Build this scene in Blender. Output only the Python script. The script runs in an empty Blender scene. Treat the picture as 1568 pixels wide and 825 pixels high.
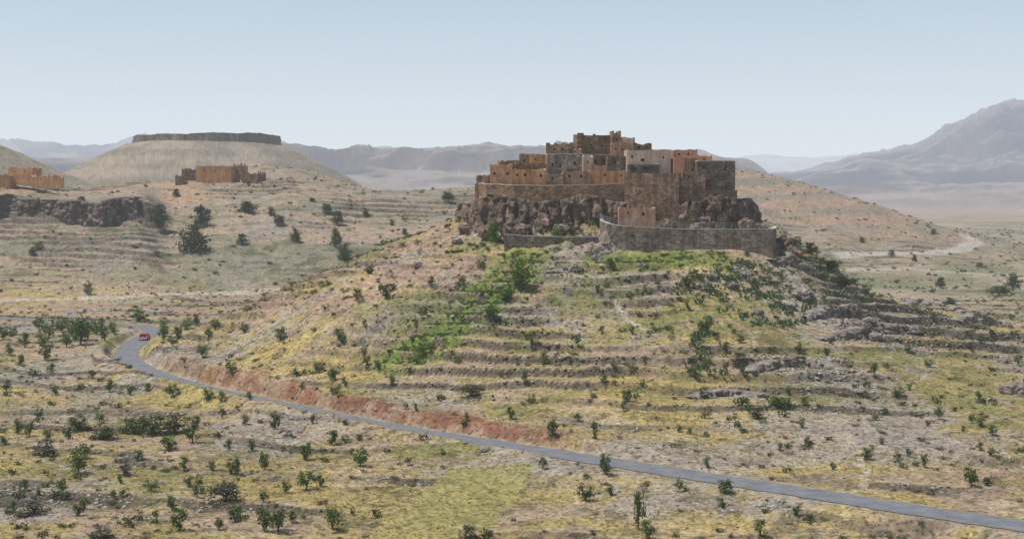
import bpy, bmesh, math, random
import numpy as np
from mathutils import Vector, Matrix, noise as mn
rng=np.random.default_rng(7); random.seed(7)
F=2178.0; CU=784.0; CV=412.5; CAMZ=30.0
PITCH=math.atan(112.5/F); cp,sp=math.cos(PITCH),math.sin(PITCH)
def ray(u,v):
    a=(u-CU)/F; b=-(v-CV)/F
    yy=cp+b*sp; zz=-sp+b*cp
    return a/yy, zz/yy
def P(u,v,y):
    tx,tz=ray(u,v); return (tx*y,y,CAMZ+tz*y)
# ---------------------------------------------------------------- noise
TAB=[np.random.default_rng(100+i).random((256,256)).astype(np.float32)*2-1 for i in range(6)]
def vn(x,y,seed=0):
    T=TAB[seed%6]; x=x+seed*17.37; y=y+seed*9.71
    xi=np.floor(x); yi=np.floor(y); fx=x-xi; fy=y-yi
    xi=xi.astype(np.int64); yi=yi.astype(np.int64)
    x0=xi&255; x1=(xi+1)&255; y0=yi&255; y1=(yi+1)&255
    fx=fx*fx*(3-2*fx); fy=fy*fy*(3-2*fy)
    a=T[x0,y0]; b=T[x1,y0]; c=T[x0,y1]; d=T[x1,y1]
    return (a+(b-a)*fx)*(1-fy)+(c+(d-c)*fx)*fy
def fbm(x,y,s,o=4,seed=0,ridged=False):
    r=0; amp=1; tot=0; k=1.0/s
    for i in range(o):
        c,sn=math.cos(i*1.1),math.sin(i*1.1)
        n=vn((x*c-y*sn)*k,(x*sn+y*c)*k,seed+i)
        if ridged: n=1-2*np.abs(n)
        r=r+n*amp; tot+=amp; amp*=.5; k*=2.03
    return r/tot
def ss(a,b,x):
    t=np.clip((x-a)/(b-a),0,1); return t*t*(3-2*t)
# ---------------------------------------------------------------- road line
rpx=[(1900,862),(1700,828),(1560,805),(1400,781),(1250,757),(1100,734),(930,707),(820,690),(700,671),(600,655),(500,635),(400,614),(320,597),(260,581),(218,565),(196,550),(194,538),(206,526),(226,514),(234,506),(222,501),(180,496.5),(100,492),(0,488),(-160,483),(-400,478)]
rp=[]
for u,v in rpx:
    tx,tz=ray(u,v); y=-CAMZ/tz; rp.append((tx*y,y))
def catmull(pts,n):
    out=[]; p=[np.array(q,float) for q in pts]; p=[2*p[0]-p[1]]+p+[2*p[-1]-p[-2]]
    for i in range(1,len(p)-2):
        for k in range(n):
            t=k/n; out.append(.5*((2*p[i])+(-p[i-1]+p[i+1])*t+(2*p[i-1]-5*p[i]+4*p[i+1]-p[i+2])*t*t+(-p[i-1]+3*p[i]-3*p[i+1]+p[i+2])*t**3))
    out.append(p[-2]); return np.array(out)
RL=catmull(rp,3); RLF=catmull(rp,14)
def roaddist(x,y):
    d=np.full(x.shape,1e4,np.float32); s=np.ones(x.shape,np.float32); q=np.zeros(x.shape,np.float32)
    m=(y>105)&(y<400)
    if not m.any(): return d,s,q
    X=x[m].astype(np.float32); Y=y[m].astype(np.float32)
    D=np.full(X.shape,1e8,np.float32); S=np.ones(X.shape,np.float32); Q=np.zeros(X.shape,np.float32)
    for i in range(len(RL)-1):
        a=RL[i]; b=RL[i+1]; e=b-a; L2=float(e@e)
        dx=X-np.float32(a[0]); dy=Y-np.float32(a[1])
        t=np.clip((dx*e[0]+dy*e[1])/L2,0,1)
        dd=(dx-t*e[0])**2+(dy-t*e[1])**2
        cr=e[0]*dy-e[1]*dx
        k=dd<D
        D=np.where(k,dd,D); S=np.where(k,np.where(cr<0,1,-1),S); Q=np.where(k,i+t,Q)
    d[m]=np.sqrt(D); s[m]=S; q[m]=Q
    return d,s,q
# ---------------------------------------------------------------- terrain
HC=(18.,272.)
KR=np.array([0,22,25,28,34,41,50,60,70,85,100,115,140.])
KF=np.array([28,28,25,22.7,19.2,16.3,13.1,10,7.2,3.9,1.8,.6,0])
KLf=np.array([28,28,26.9,25.2,22.7,20.5,16.5,12.5,8.8,5,2.4,.7,0])
KRt=np.array([28,28,27,25.2,22,17.5,10.8,7.8,6.2,4.6,3,1.8,0])
def tt(u): return (u-CU)/F
def layer(x,y,pts,D,W,W2,pw=1.0):
    t=x/np.maximum(y,50)
    us=np.array([tt(p[0]) for p in pts]); zs=np.array([30-(p[1]-300)/F*D for p in pts])
    zc=np.interp(t,us,zs)
    s=np.where(y<D,1-(D-y)/W,1-(y-D)/W2); s=np.clip(s,0,1)
    return zc,s
def terrain(x,y):
    x=np.asarray(x,np.float64); y=np.asarray(y,np.float64)
    dx=x-HC[0]; dy=y-HC[1]; r=np.hypot(dx,dy)+1e-6
    rr=r+fbm(x,y,14,3,1)*2.2*ss(26,45,r)+fbm(x,y,5,3,2)*1.6*ss(20,24,r)*(1-ss(32,42,r))
    c=dy/r; s=dx/r
    wf=np.where(c<0,c*c,0); wl=np.where(s<0,s*s,0)+np.where(c>0,c*c,0)*.5; wr=np.where(s>0,s*s,0)+np.where(c>0,c*c,0)*.5
    hill=wf*np.interp(rr,KR,KF)+wl*np.interp(rr,KR,KLf)+wr*np.interp(rr,KR,KRt)
    hill+=3.2*np.exp(-((x-41)**2+(y-239)**2)/150.)
    rd,side,q=roaddist(x,y)
    outer=side<0
    hill=np.where(outer,hill*np.clip(1-rd/8,0,1),hill*(.42+.58*ss(4,28,rd)))
    plain=.028*(np.clip(y,60,175)-165)+fbm(x,y,55,3,3)*.7
    plain-=np.where(outer,ss(3,16,rd),0)*.8*(1-ss(240,300,y))
    t=x/np.maximum(y,50)
    L1=[(-600,270),(0,275),(60,283),(130,291),(200,281),(250,279),(330,279),(400,277),(440,272),(490,280),(550,292),(650,293),(720,290),(800,286),(900,286)]
    zc,s1=layer(x,y,L1,560,155,260)
    fade=1-ss(tt(930),tt(1080),t)
    pl=np.interp(s1,[0,.22,.42,.465,1],[0,.34,.60,.80,1]); pr=np.clip(s1,0,1)**.9
    wcl=1-ss(tt(215),tt(265),t+fbm(x,y,22,2,4)*.006)
    s1b=np.where(y<560,pl*wcl+pr*(1-wcl),s1)
    bg=zc*s1b*fade
    dm=np.hypot((x-(tt(400)*700)),(y-700)*.55); bg=np.maximum(bg,np.interp(dm,[0,20,60,110,170],[44,42.5,31,17,0]))
    dc=np.hypot(x-91,(y-720)*.9); bg=np.maximum(bg,np.interp(dc+fbm(x,y,60,3,2)*5,[0,21,46,79,126,170,230],[47,43.5,38,28,13,4,0]))
    wob=fbm(x,y,90,4,1)
    dme=np.hypot(x+277,(y-1300)*.8)+wob*6*ss(50,90,np.hypot(x+277,y-1300))
    mes=np.interp(dme,[0,64,89,125,143,200,330],[78,77,67,48,37,18,0]); bg=np.maximum(bg,mes)
    dl=np.hypot(x+452,(y-1100)*.8)+wob*16; bg=np.maximum(bg,np.interp(dl,[0,30,60,110,160,260],[84,78,68,42,26,0]))
    gul=fbm(x,y,420,5,2,True); gul2=fbm(x,y,900,5,4,True)
    zc,s=layer(x,y,[(-300,240),(250,245),(400,214),(440,217),(500,219),(560,222),(610,231),(640,233),(700,230),(800,225),(850,222),(950,225),(1080,238),(1150,250),(1230,300)],3500,1500,800)
    sc=np.clip(s+gul*.16*ss(0,.3,s),0,1); pf=np.interp(sc,[0,.5,.80,.86,1],[0,.32,.62,.92,1]); bg=np.maximum(bg,np.where(zc>31,zc*pf,0))
    zc,s=layer(x,y,[(-300,212),(50,215),(120,212),(180,216),(220,211),(330,212),(430,217),(600,230),(800,300)],6000,1500,900)
    bg=np.maximum(bg,zc*np.clip(s+gul*.12*ss(0,.3,s),0,1))
    zc,s=layer(x,y,[(1090,300),(1150,268),(1210,268),(1260,256),(1300,244),(1350,232),(1400,221),(1440,208),(1480,195),(1510,182),(1530,174),(1568,168),(1700,158),(1900,170)],5200,2300,1500)
    sc=np.clip(s+(gul2*.30+gul*.16)*ss(0,.3,s)*(1-ss(.7,1,s)*.85),0,1); bg=np.maximum(bg,np.where(zc>31,zc*sc**1.2,0))
    zc,s=layer(x,y,[(600,300),(900,255),(1100,242),(1170,237),(1250,242),(1330,234),(1400,238),(1568,230)],9500,1800,1500)
    bg=np.maximum(bg,zc*np.clip(s+gul2*.1*ss(0,.3,s),0,1))
    bg=bg+np.where(y>1900,(fbm(x,y,330,6,1,True)-.5)*np.minimum(bg*.22,60)*ss(15,60,bg)*(1-.6*ss(6000,8000,y)),0)
    h=hill+plain+bg
    h=h+fbm(x,y,7,4,5)*.28*ss(28,40,r)*(1-ss(600,900,y))+fbm(x,y,18,3,0)*.9*ss(410,450,y)*(1-ss(900,1500,y))
    h=h+fbm(x,y,45,4,3,True)*2.0*ss(640,800,y)*(1-ss(1500,2200,y))*ss(8,30,bg)*(1-ss(74,76,bg))
    ph=hill/1.9+bg/2.4*ss(400,440,y)+y/19.+x*.012+fbm(x,y,30,3,2)*.75+fbm(x,y,5,2,1)*.12
    f=ph-np.floor(ph)
    rise=ss(.84,1.0,f)
    mk=ss(30,40,r)*ss(-.40,.15,fbm(x,y,26,2,4))*(1-ss(560,650,y))
    mk=mk*np.where(y>410,ss(-.1,.25,fbm(x,y,38,2,1)),1)
    A=mk*(.45+.95*ss(1,6,hill)*(1-ss(400,410,y))+.8*ss(5,12,bg))
    h=h+A*(rise-f+.4)
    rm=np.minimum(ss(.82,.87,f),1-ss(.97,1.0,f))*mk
    cr=ss(21,24,r)*(1-ss(29,36,r)); h=h+cr*(fbm(x,y,4,4,3,True)*1.1)
    ins=ss(14.6,15.6,x)*(1-ss(42.8,43.6,x))*ss(239.9,240.7,y)*(1-ss(254,258,y))
    h=h*(1-ins)+24.0*ins
    top=1-ss(20,22,r); h=h*(1-top)+28*top
    w=ss(2.6,4.8,rd+fbm(x,y,4,2,3)*.5); h=h*w
    return dict(h=h,f=f,ph=ph,rm=rm,rd=rd,side=side,q=q,hill=hill,bg=bg,r=r)
def H(x,y): return terrain(np.atleast_1d(np.asarray(x,float)),np.atleast_1d(np.asarray(y,float)))['h']
YS=np.concatenate([np.linspace(112,420,1000),np.linspace(421,900,450)])
def ground(u,v):
    tx,tz=ray(u,v); hh=H(tx*YS,YS); z=CAMZ+tz*YS
    k=np.nonzero(hh>=z)[0]
    i=k[0] if len(k) else len(YS)-1
    return float(tx*YS[i]),float(YS[i]),float(hh[i])
RBC=[(ground(u,v),s) for u,v,s in ((1340,510,9),(1225,568,8),(1430,468,9),(1500,492,7),(1290,470,8),(1120,430,9),(1100,690,5),(430,640,6),(520,660,6),(1000,430,5),(250,540,5),(120,600,6),(1180,780,7),(840,715,4),(1330,640,6),(560,395,5),(900,385,4))]
def RB(x,y):
    r=0
    for (c,s) in RBC: r=r+np.exp(-(((x-c[0])/(s*1.5))**2+((y-c[1])/s)**2))
    return np.minimum(r,1)*.36
# ---------------------------------------------------------------- node helpers
def newmat(name):
    m=bpy.data.materials.new(name); m.use_nodes=True; nt=m.node_tree; nt.nodes.clear(); return m,nt
def N(nt,t,**k):
    n=nt.nodes.new(t)
    for a,b in k.items(): setattr(n,a,b)
    return n
def L(nt,a,b): nt.links.new(a,b)
def painted_haze_out(nt,shader,Lh=4500.):  # distance haze painted into the material: emission mixed in by distance from origin
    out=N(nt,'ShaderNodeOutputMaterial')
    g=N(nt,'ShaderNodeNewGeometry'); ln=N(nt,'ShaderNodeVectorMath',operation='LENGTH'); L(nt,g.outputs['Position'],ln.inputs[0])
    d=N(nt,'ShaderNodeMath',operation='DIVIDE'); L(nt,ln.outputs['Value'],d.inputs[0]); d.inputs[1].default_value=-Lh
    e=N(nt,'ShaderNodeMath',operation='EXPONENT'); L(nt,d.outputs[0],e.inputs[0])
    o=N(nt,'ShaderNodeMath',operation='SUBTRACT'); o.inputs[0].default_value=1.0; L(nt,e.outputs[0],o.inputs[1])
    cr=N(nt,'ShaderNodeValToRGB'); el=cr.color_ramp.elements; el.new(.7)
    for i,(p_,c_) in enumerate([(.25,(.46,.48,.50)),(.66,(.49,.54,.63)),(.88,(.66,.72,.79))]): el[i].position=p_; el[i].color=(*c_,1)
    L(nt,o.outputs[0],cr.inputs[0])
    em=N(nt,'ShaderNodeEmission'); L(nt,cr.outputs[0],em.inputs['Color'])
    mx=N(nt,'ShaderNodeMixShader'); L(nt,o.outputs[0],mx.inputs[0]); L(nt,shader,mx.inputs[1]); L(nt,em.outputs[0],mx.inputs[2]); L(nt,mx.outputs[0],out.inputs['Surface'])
def simple(name,cols,scale=1.0,bump=.3,rough=.9,vor=0,vscale=3.,isl=False,haze=True,objrand=False,trans=0,zs=1.0,stain=0):
    m,nt=newmat(name)
    g=N(nt,'ShaderNodeNewGeometry'); mp=N(nt,'ShaderNodeMapping'); mp.inputs['Scale'].default_value=(1,1,zs); L(nt,g.outputs['Position'],mp.inputs['Vector'])
    nz=N(nt,'ShaderNodeTexNoise'); nz.inputs['Scale'].default_value=scale; nz.inputs['Detail'].default_value=7; nz.inputs['Roughness'].default_value=.65; L(nt,mp.outputs[0],nz.inputs['Vector'])
    fac=nz.outputs['Fac']
    if isl:
        a=N(nt,'ShaderNodeMath',operation='MULTIPLY_ADD'); L(nt,g.outputs['Random Per Island'],a.inputs[0]); a.inputs[1].default_value=.55
        b=N(nt,'ShaderNodeMath',operation='MULTIPLY'); L(nt,nz.outputs['Fac'],b.inputs[0]); b.inputs[1].default_value=.45; L(nt,b.outputs[0],a.inputs[2]); fac=a.outputs[0]
    rp_=N(nt,'ShaderNodeValToRGB'); el=rp_.color_ramp.elements
    ps=np.linspace(.32,.68,len(cols)) if not isl else np.linspace(.15,.85,len(cols))
    while len(el)<len(cols): el.new(.5)
    for i,c in enumerate(cols): el[i].position=float(ps[i]); el[i].color=(*c,1)
    L(nt,fac,rp_.inputs[0]); col=rp_.outputs[0]; hgt=nz.outputs['Fac']
    if vor:
        vt=N(nt,'ShaderNodeTexVoronoi'); vt.inputs['Scale'].default_value=vscale; L(nt,mp.outputs[0],vt.inputs['Vector'])
        hs=N(nt,'ShaderNodeSeparateColor'); L(nt,vt.outputs['Color'],hs.inputs[0])
        mr=N(nt,'ShaderNodeMapRange'); mr.inputs['To Min'].default_value=1-vor; mr.inputs['To Max'].default_value=1+vor; L(nt,hs.outputs[0],mr.inputs['Value'])
        v2=N(nt,'ShaderNodeTexVoronoi'); v2.feature='DISTANCE_TO_EDGE'; v2.inputs['Scale'].default_value=vscale; L(nt,mp.outputs[0],v2.inputs['Vector'])
        m2=N(nt,'ShaderNodeMapRange'); m2.inputs['From Max'].default_value=.10; m2.inputs['To Min'].default_value=.58; L(nt,v2.outputs['Distance'],m2.inputs['Value'])
        mm=N(nt,'ShaderNodeMath',operation='MULTIPLY'); L(nt,mr.outputs[0],mm.inputs[0]); L(nt,m2.outputs[0],mm.inputs[1])
        vm=N(nt,'ShaderNodeVectorMath',operation='SCALE'); L(nt,col,vm.inputs[0]); L(nt,mm.outputs[0],vm.inputs['Scale']); col=vm.outputs[0]; hgt=mm.outputs[0]
    if stain:
        mq=N(nt,'ShaderNodeMapping'); mq.inputs['Scale'].default_value=(1.1,1.1,.18); L(nt,g.outputs['Position'],mq.inputs['Vector'])
        n5=N(nt,'ShaderNodeTexNoise'); n5.inputs['Scale'].default_value=1.; n5.inputs['Detail'].default_value=5; L(nt,mq.outputs[0],n5.inputs['Vector'])
        m5=N(nt,'ShaderNodeMapRange'); m5.inputs['From Min'].default_value=.35; m5.inputs['From Max'].default_value=.65; m5.inputs['To Min'].default_value=1-stain; m5.inputs['To Max'].default_value=1.12; L(nt,n5.outputs['Fac'],m5.inputs['Value'])
        v5=N(nt,'ShaderNodeVectorMath',operation='SCALE'); L(nt,col,v5.inputs[0]); L(nt,m5.outputs[0],v5.inputs['Scale']); col=v5.outputs[0]
    if objrand:
        oi=N(nt,'ShaderNodeObjectInfo'); hsv=N(nt,'ShaderNodeHueSaturation')
        a=N(nt,'ShaderNodeMapRange'); a.inputs['To Min'].default_value=.7; a.inputs['To Max'].default_value=1.4; L(nt,oi.outputs['Random'],a.inputs['Value']); L(nt,a.outputs[0],hsv.inputs['Value'])
        if objrand!=2:
            b=N(nt,'ShaderNodeMapRange'); b.inputs['To Min'].default_value=.52; b.inputs['To Max'].default_value=.47; L(nt,oi.outputs['Random'],b.inputs['Value']); L(nt,b.outputs[0],hsv.inputs['Hue'])
        L(nt,col,hsv.inputs['Color']); col=hsv.outputs[0]
    bs=N(nt,'ShaderNodeBsdfPrincipled'); bs.inputs['Roughness'].default_value=rough; bs.inputs['Specular IOR Level'].default_value=.15; L(nt,col,bs.inputs['Base Color'])
    if bump:
        bp=N(nt,'ShaderNodeBump'); bp.inputs['Strength'].default_value=bump; bp.inputs['Distance'].default_value=.15; L(nt,hgt,bp.inputs['Height']); L(nt,bp.outputs[0],bs.inputs['Normal'])
    sh=bs.outputs[0]
    if trans:
        tr=N(nt,'ShaderNodeBsdfTranslucent'); L(nt,col,tr.inputs['Color']); mx=N(nt,'ShaderNodeMixShader'); mx.inputs[0].default_value=trans; L(nt,sh,mx.inputs[1]); L(nt,tr.outputs[0],mx.inputs[2]); sh=mx.outputs[0]
    painted_haze_out(nt,sh)
    return m
M={}
M['stone']=simple('rubble_stone',[(.19,.12,.077),(.30,.197,.127),(.41,.285,.19)],.5,.7,vor=.38,vscale=2.2,zs=1.5,stain=.35,objrand=2)
M['stone2']=simple('grey_rubble_stone',[(.14,.11,.086),(.215,.172,.133),(.31,.255,.205)],.45,.7,vor=.42,vscale=2.0,zs=1.6,stain=.35,objrand=2)
M['brown']=simple('brown_earth_plaster',[(.31,.175,.105),(.42,.255,.16),(.50,.33,.22)],.6,.35,vor=.12,vscale=4,stain=.4,objrand=2)
M['orange']=simple('ochre_plaster',[(.43,.205,.09),(.53,.28,.13),(.60,.355,.195)],.5,.3,stain=.35,objrand=2)
M['pink']=simple('pink_beige_plaster',[(.45,.32,.245),(.53,.39,.305),(.58,.45,.355)],.4,.2,stain=.25)
M['red']=simple('red_plaster',[(.42,.185,.12),(.50,.25,.165),(.53,.31,.215)],.5,.2,stain=.3)
M['cap']=simple('pale_sunlit_coping',[(.34,.30,.25),(.47,.43,.37)],.8,.2)  # pale wall-top trim; sunlit edges put into its colour
M['roofm']=simple('earth_roof',[(.24,.18,.13),(.32,.25,.18)],.7,.2)
M['dark']=simple('dark_opening',[(.016,.012,.01),(.03,.024,.02)],1,0)
M['wood']=simple('old_wood',[(.07,.045,.03),(.14,.09,.055)],3,.2)
M['rock']=simple('outcrop_rock',[(.085,.06,.045),(.175,.125,.092),(.30,.23,.175)],.5,.9,vor=.14,vscale=.6,zs=.6,stain=.4)
M['cliff']=simple('grey_cliff_rock',[(.085,.068,.06),(.155,.125,.108),(.27,.225,.19)],.4,1.0,vor=.2,vscale=.7,zs=1.4,stain=.3)
M['rubble']=simple('loose_stone',[(.11,.093,.078),(.22,.195,.165),(.40,.365,.32)],.4,.3,isl=True)
M['leaf']=simple('leaf_green',[(.034,.062,.018),(.07,.12,.03),(.125,.19,.052)],.6,0,isl=True,objrand=1,trans=.33)
M['leafb']=simple('leaf_bright',[(.04,.088,.014),(.085,.16,.024),(.14,.24,.038)],.6,0,isl=True,objrand=1,trans=.35)
M['leafd']=simple('leaf_argan',[(.024,.04,.017),(.052,.078,.031),(.09,.122,.05)],.6,0,isl=True,objrand=1,trans=.22)
M['leafg']=simple('leaf_greygreen',[(.06,.058,.043),(.105,.10,.075),(.16,.155,.115)],.6,0,isl=True,objrand=1,trans=.15)
M['shrub']=simple('shrub_leaf',[(.03,.045,.016),(.065,.085,.03),(.12,.14,.058)],.13,0,isl=True,trans=.22)
M['scrub']=simple('dry_scrub',[(.06,.048,.03),(.12,.098,.058),(.20,.165,.095)],.13,0,isl=True,trans=.15)
M['cact']=simple('cactus_pad',[(.065,.10,.045),(.11,.16,.072),(.185,.235,.12)],.6,.1,isl=True,trans=.1)
M['grass']=simple('dry_grass_blade',[(.24,.205,.075),(.36,.29,.12),(.46,.37,.19)],.08,0,isl=True,trans=.3)
M['herb']=simple('green_herb',[(.04,.08,.016),(.08,.14,.026),(.135,.205,.042)],.5,0,isl=True,trans=.3)
M['bark']=simple('bark',[(.06,.045,.035),(.13,.10,.08)],4,.4)
M['metal']=simple('galvanised_metal',[(.28,.28,.29),(.36,.36,.37)],4,0,rough=.4)
M['white']=simple('white_paint',[(.74,.74,.74),(.80,.80,.79)],3,0,rough=.5)
M['carred']=simple('red_car_paint',[(.42,.03,.03),(.5,.04,.035)],3,0,rough=.3)
M['glass']=simple('dark_glass',[(.02,.025,.03),(.03,.035,.04)],3,0,rough=.1)
M['tyre']=simple('tyre_rubber',[(.02,.02,.02),(.03,.03,.03)],3,0)
M['grock']=simple('grey_boulder',[(.12,.102,.088),(.22,.19,.162),(.34,.30,.26)],.7,.9,stain=.3)
# ---------------------------------------------------------------- mesh helpers
def addobj(name,me):
    o=bpy.data.objects.new(name,me); bpy.context.scene.collection.objects.link(o); return o
class MB:
    def __init__(s): s.v=[]; s.f=[]; s.m=[]; s.mats=[]
    def mi(s,k):
        if k not in s.mats: s.mats.append(k)
        return s.mats.index(k)
    def quad(s,pts,k):
        b=len(s.v); s.v+= [tuple(p) for p in pts]; s.f.append(tuple(range(b,b+len(pts)))); s.m.append(s.mi(k))
    def box(s,x0,x1,y0,y1,z0,z1,k):
        c=[(x0,y0,z0),(x1,y0,z0),(x1,y1,z0),(x0,y1,z0),(x0,y0,z1),(x1,y0,z1),(x1,y1,z1),(x0,y1,z1)]
        for q in ((0,1,5,4),(1,2,6,5),(2,3,7,6),(3,0,4,7),(4,5,6,7),(3,2,1,0)): s.quad([c[i] for i in q],k)
    def cyl(s,p0,p1,r0,r1,k,n=7):
        p0=Vector(p0); p1=Vector(p1); d=(p1-p0).normalized(); a=d.orthogonal().normalized(); b=d.cross(a)
        A=[p0+(a*math.cos(2*math.pi*i/n)+b*math.sin(2*math.pi*i/n))*r0 for i in range(n)]
        B=[p1+(a*math.cos(2*math.pi*i/n)+b*math.sin(2*math.pi*i/n))*r1 for i in range(n)]
        for i in range(n): s.quad([A[i],A[(i+1)%n],B[(i+1)%n],B[i]],k)
        s.quad(B,k); s.quad(A[::-1],k)
    def mesh(s,name):
        me=bpy.data.meshes.new(name); me.from_pydata(s.v,[],s.f)
        for k in s.mats: me.materials.append(M[k])
        me.polygons.foreach_set('material_index',s.m); me.update(); return me
    def obj(s,name): return addobj(name,s.mesh(name))
def np_mesh(name,V,loops,tot,mats,mi=None,smooth=False):
    me=bpy.data.meshes.new(name); me.vertices.add(len(V)); me.vertices.foreach_set('co',V.astype(np.float32).ravel())
    me.loops.add(len(loops)); me.loops.foreach_set('vertex_index',loops.astype(np.int32))
    me.polygons.add(len(tot)); st=np.concatenate([[0],np.cumsum(tot)[:-1]]).astype(np.int32)
    me.polygons.foreach_set('loop_start',st); me.polygons.foreach_set('loop_total',tot.astype(np.int32))
    for k in mats: me.materials.append(M[k] if isinstance(k,str) else k)
    me.update(calc_edges=True)
    if smooth: me.polygons.foreach_set('use_smooth',np.ones(len(tot),bool))
    return me
def scatter(name,temps,pos,scl,rot,mat):
    Vs=[];Ls=[];Ts=[];b=0; ch=rng.integers(0,len(temps),len(pos))
    for ti,(tv,tl,tot) in enumerate(temps):
        idx=np.nonzero(ch==ti)[0]
        if not len(idx): continue
        s=scl[idx][:,None,:]*tv[None]; a=rot[idx]; c=np.cos(a)[:,None]; sn=np.sin(a)[:,None]
        X=s[...,0]*c-s[...,1]*sn; Y=s[...,0]*sn+s[...,1]*c; Z=s[...,2]
        V=np.stack([X,Y,Z],-1)+pos[idx][:,None,:]
        n=len(tv); Vs.append(V.reshape(-1,3)); Ls.append((tl[None]+(np.arange(len(idx))*n)[:,None]+b).ravel()); Ts.append(np.tile(tot,len(idx))); b+=n*len(idx)
    me=np_mesh(name,np.concatenate(Vs),np.concatenate(Ls),np.concatenate(Ts),[mat]); return addobj(name,me)
# ---------------------------------------------------------------- terrain sheet
tc=np.unique(np.concatenate([np.linspace(-2.2,-.37,60,endpoint=False),np.linspace(-.37,.37,900),np.linspace(.37,2.2,60)[1:]]))
yr=np.concatenate([np.linspace(-150,100,40,endpoint=False),np.arange(100,330,.34),np.arange(330,600,.8),600*np.exp(np.linspace(0,math.log(16000/600.),620))])
TC,YR=np.meshgrid(tc,yr); XR=TC*np.maximum(YR,120)
x=XR.ravel(); y=YR.ravel()
T=terrain(x,y); h=T['h']
nr,nc=XR.shape
def seglist(pxs): return [ground(u,v)[:2] for u,v in pxs]
def pdist(x,y,pts):
    D=np.full(x.shape,1e9)
    for a,b in zip(pts[:-1],pts[1:]):
        ex,ey=b[0]-a[0],b[1]-a[1]; t=np.clip(((x-a[0])*ex+(y-a[1])*ey)/(ex*ex+ey*ey+1e-9),0,1)
        D=np.minimum(D,(x-a[0]-t*ex)**2+(y-a[1]-t*ey)**2)
    return np.sqrt(D)
def inpoly(x,y,pts):
    c=np.zeros(x.shape,bool)
    for (x0,y0),(x1,y1) in zip(pts,pts[1:]+pts[:1]):
        if y0==y1: continue
        c^=((y0>y)!=(y1>y))&(x<(x1-x0)*(y-y0)/(y1-y0)+x0)
    return c
CB=.88
def C(*a): return np.array(a,np.float32)*CB
def full(*a): return np.tile(C(*a),(len(x),1))
def mix(a,b,f): return a+(b-a)*f[:,None]
n1=fbm(x,y,40,4,1); n2=fbm(x,y,9,4,2); n3=fbm(x,y,2.2,4,3); n4=fbm(x,y,.7,3,4)
fid=np.floor(T['ph']); idn=vn(fid*7.3,x/45.,2)
nst=fbm(x*.25,y,4,4,5)
hl=T['hill']; rr=T['r']
fg=1-ss(165,240,y)
col=full(.375,.285,.195)
col=mix(col,C(.37,.26,.18),ss(-.1,.4,fbm(x,y,60,3,4)))
grs=ss(-.25,.2,n2*.7+n3*.5+nst*.6+idn*.35+.14*fg-.10*ss(9,16,hl)+.02)
col=mix(col,C(.365,.29,.115),grs*.88)
col=mix(col,C(.195,.195,.075),ss(.06,.45,n1*.5+n3*.5+n2*.4+idn*.35)*.8)
col=mix(col,C(.47,.355,.14),ss(.08,.45,-n1*.5+nst*.6+idn*.3+.05*fg)*.65)
col=mix(col,C(.49,.37,.26),ss(.22,.5,fbm(x,y,6,3,5)+nst*.3)*.55)
rub=ss(.12,.36,fbm(x,y,16,4,0)+n4*.35+RB(x,y)+.25*np.exp(-((x-52)**2+(y-235)**2)/260.)*1.4+.06*(x>70)*(y>210)+.08*ss(8,14,hl)-.06*fg)
col=mix(col,C(.33,.295,.26),rub*.7)
col=mix(col,C(.11,.105,.05),ss(.20,.45,fbm(x,y,1.6,3,1)+n2*.15)*.6)
bgm=ss(395,440,y)
bcol=mix(full(.36,.275,.195),C(.235,.215,.15),ss(-.25,.3,n1*.5+nst*.8+idn*.4))
bcol=mix(bcol,C(.42,.28,.18),ss(.1,.5,fbm(x,y,50,3,2)+.3*(x<-60)*(y<620)*ss(20,32,T['bg']))*.7)
bcol=mix(bcol,C(.10,.10,.055),ss(.18,.38,fbm(x,y,3.5,3,5)+n1*.2)*.65*(1-ss(900,1500,y)))
bcol=mix(bcol,C(.28,.25,.22),ss(.0,.4,fbm(x,y,14,4,2))*.5)
col=mix(col,bcol,bgm)
cone=np.exp(-(np.hypot(x-91,(y-720))/150)**4); band=ss(-.2,.4,np.sin(T['bg']*.9+n1*2)*.5+n2*.4)
col=mix(col,mix(full(.37,.255,.185),C(.25,.225,.18),band),cone*ss(3,12,T['bg'])*.8)
msk=np.exp(-(np.hypot(x+277,(y-1300)*.8)/170)**4)
col=mix(col,mix(full(.34,.28,.22),C(.215,.19,.145),ss(-.2,.3,fbm(x,y,30,4,1)+.3*np.sin(T['bg']*.5))),msk*.85)
rpm=ss(.1,.16,x/np.maximum(y,50))*ss(330,480,y)*(1-ss(2,8,T['bg']))
pc=mix(full(.34,.285,.205),C(.21,.20,.125),ss(-.2,.3,fbm(x,y*.4,26,4,1)))
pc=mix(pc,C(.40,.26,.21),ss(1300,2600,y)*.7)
col=mix(col,pc,rpm)
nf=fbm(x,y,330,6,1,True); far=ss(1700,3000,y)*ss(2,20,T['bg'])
col=mix(col,mix(full(.085,.072,.068),C(.33,.275,.24),ss(-.1,.6,nf+.35*fbm(x,y,70,3,2))),far)  # far gullies darkened, ridges lightened: relief shading put into the colour
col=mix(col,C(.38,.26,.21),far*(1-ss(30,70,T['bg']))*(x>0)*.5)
rn=ss(-.25,.1,fbm(x,y,11,3,3)+n4*.2)
col=mix(col,C(.11,.092,.07),T['rm']*(.45+.45*rn))  # terrace risers: dark grey stone, with shade included in the colour
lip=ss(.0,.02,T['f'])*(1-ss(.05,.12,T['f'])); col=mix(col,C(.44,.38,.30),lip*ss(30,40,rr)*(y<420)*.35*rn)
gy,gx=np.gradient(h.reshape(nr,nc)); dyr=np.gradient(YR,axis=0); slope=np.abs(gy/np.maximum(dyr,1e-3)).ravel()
col=mix(col,C(.13,.105,.088),ss(.45,1.0,slope)*((y>430)&(y<1500))*.85)
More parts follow.
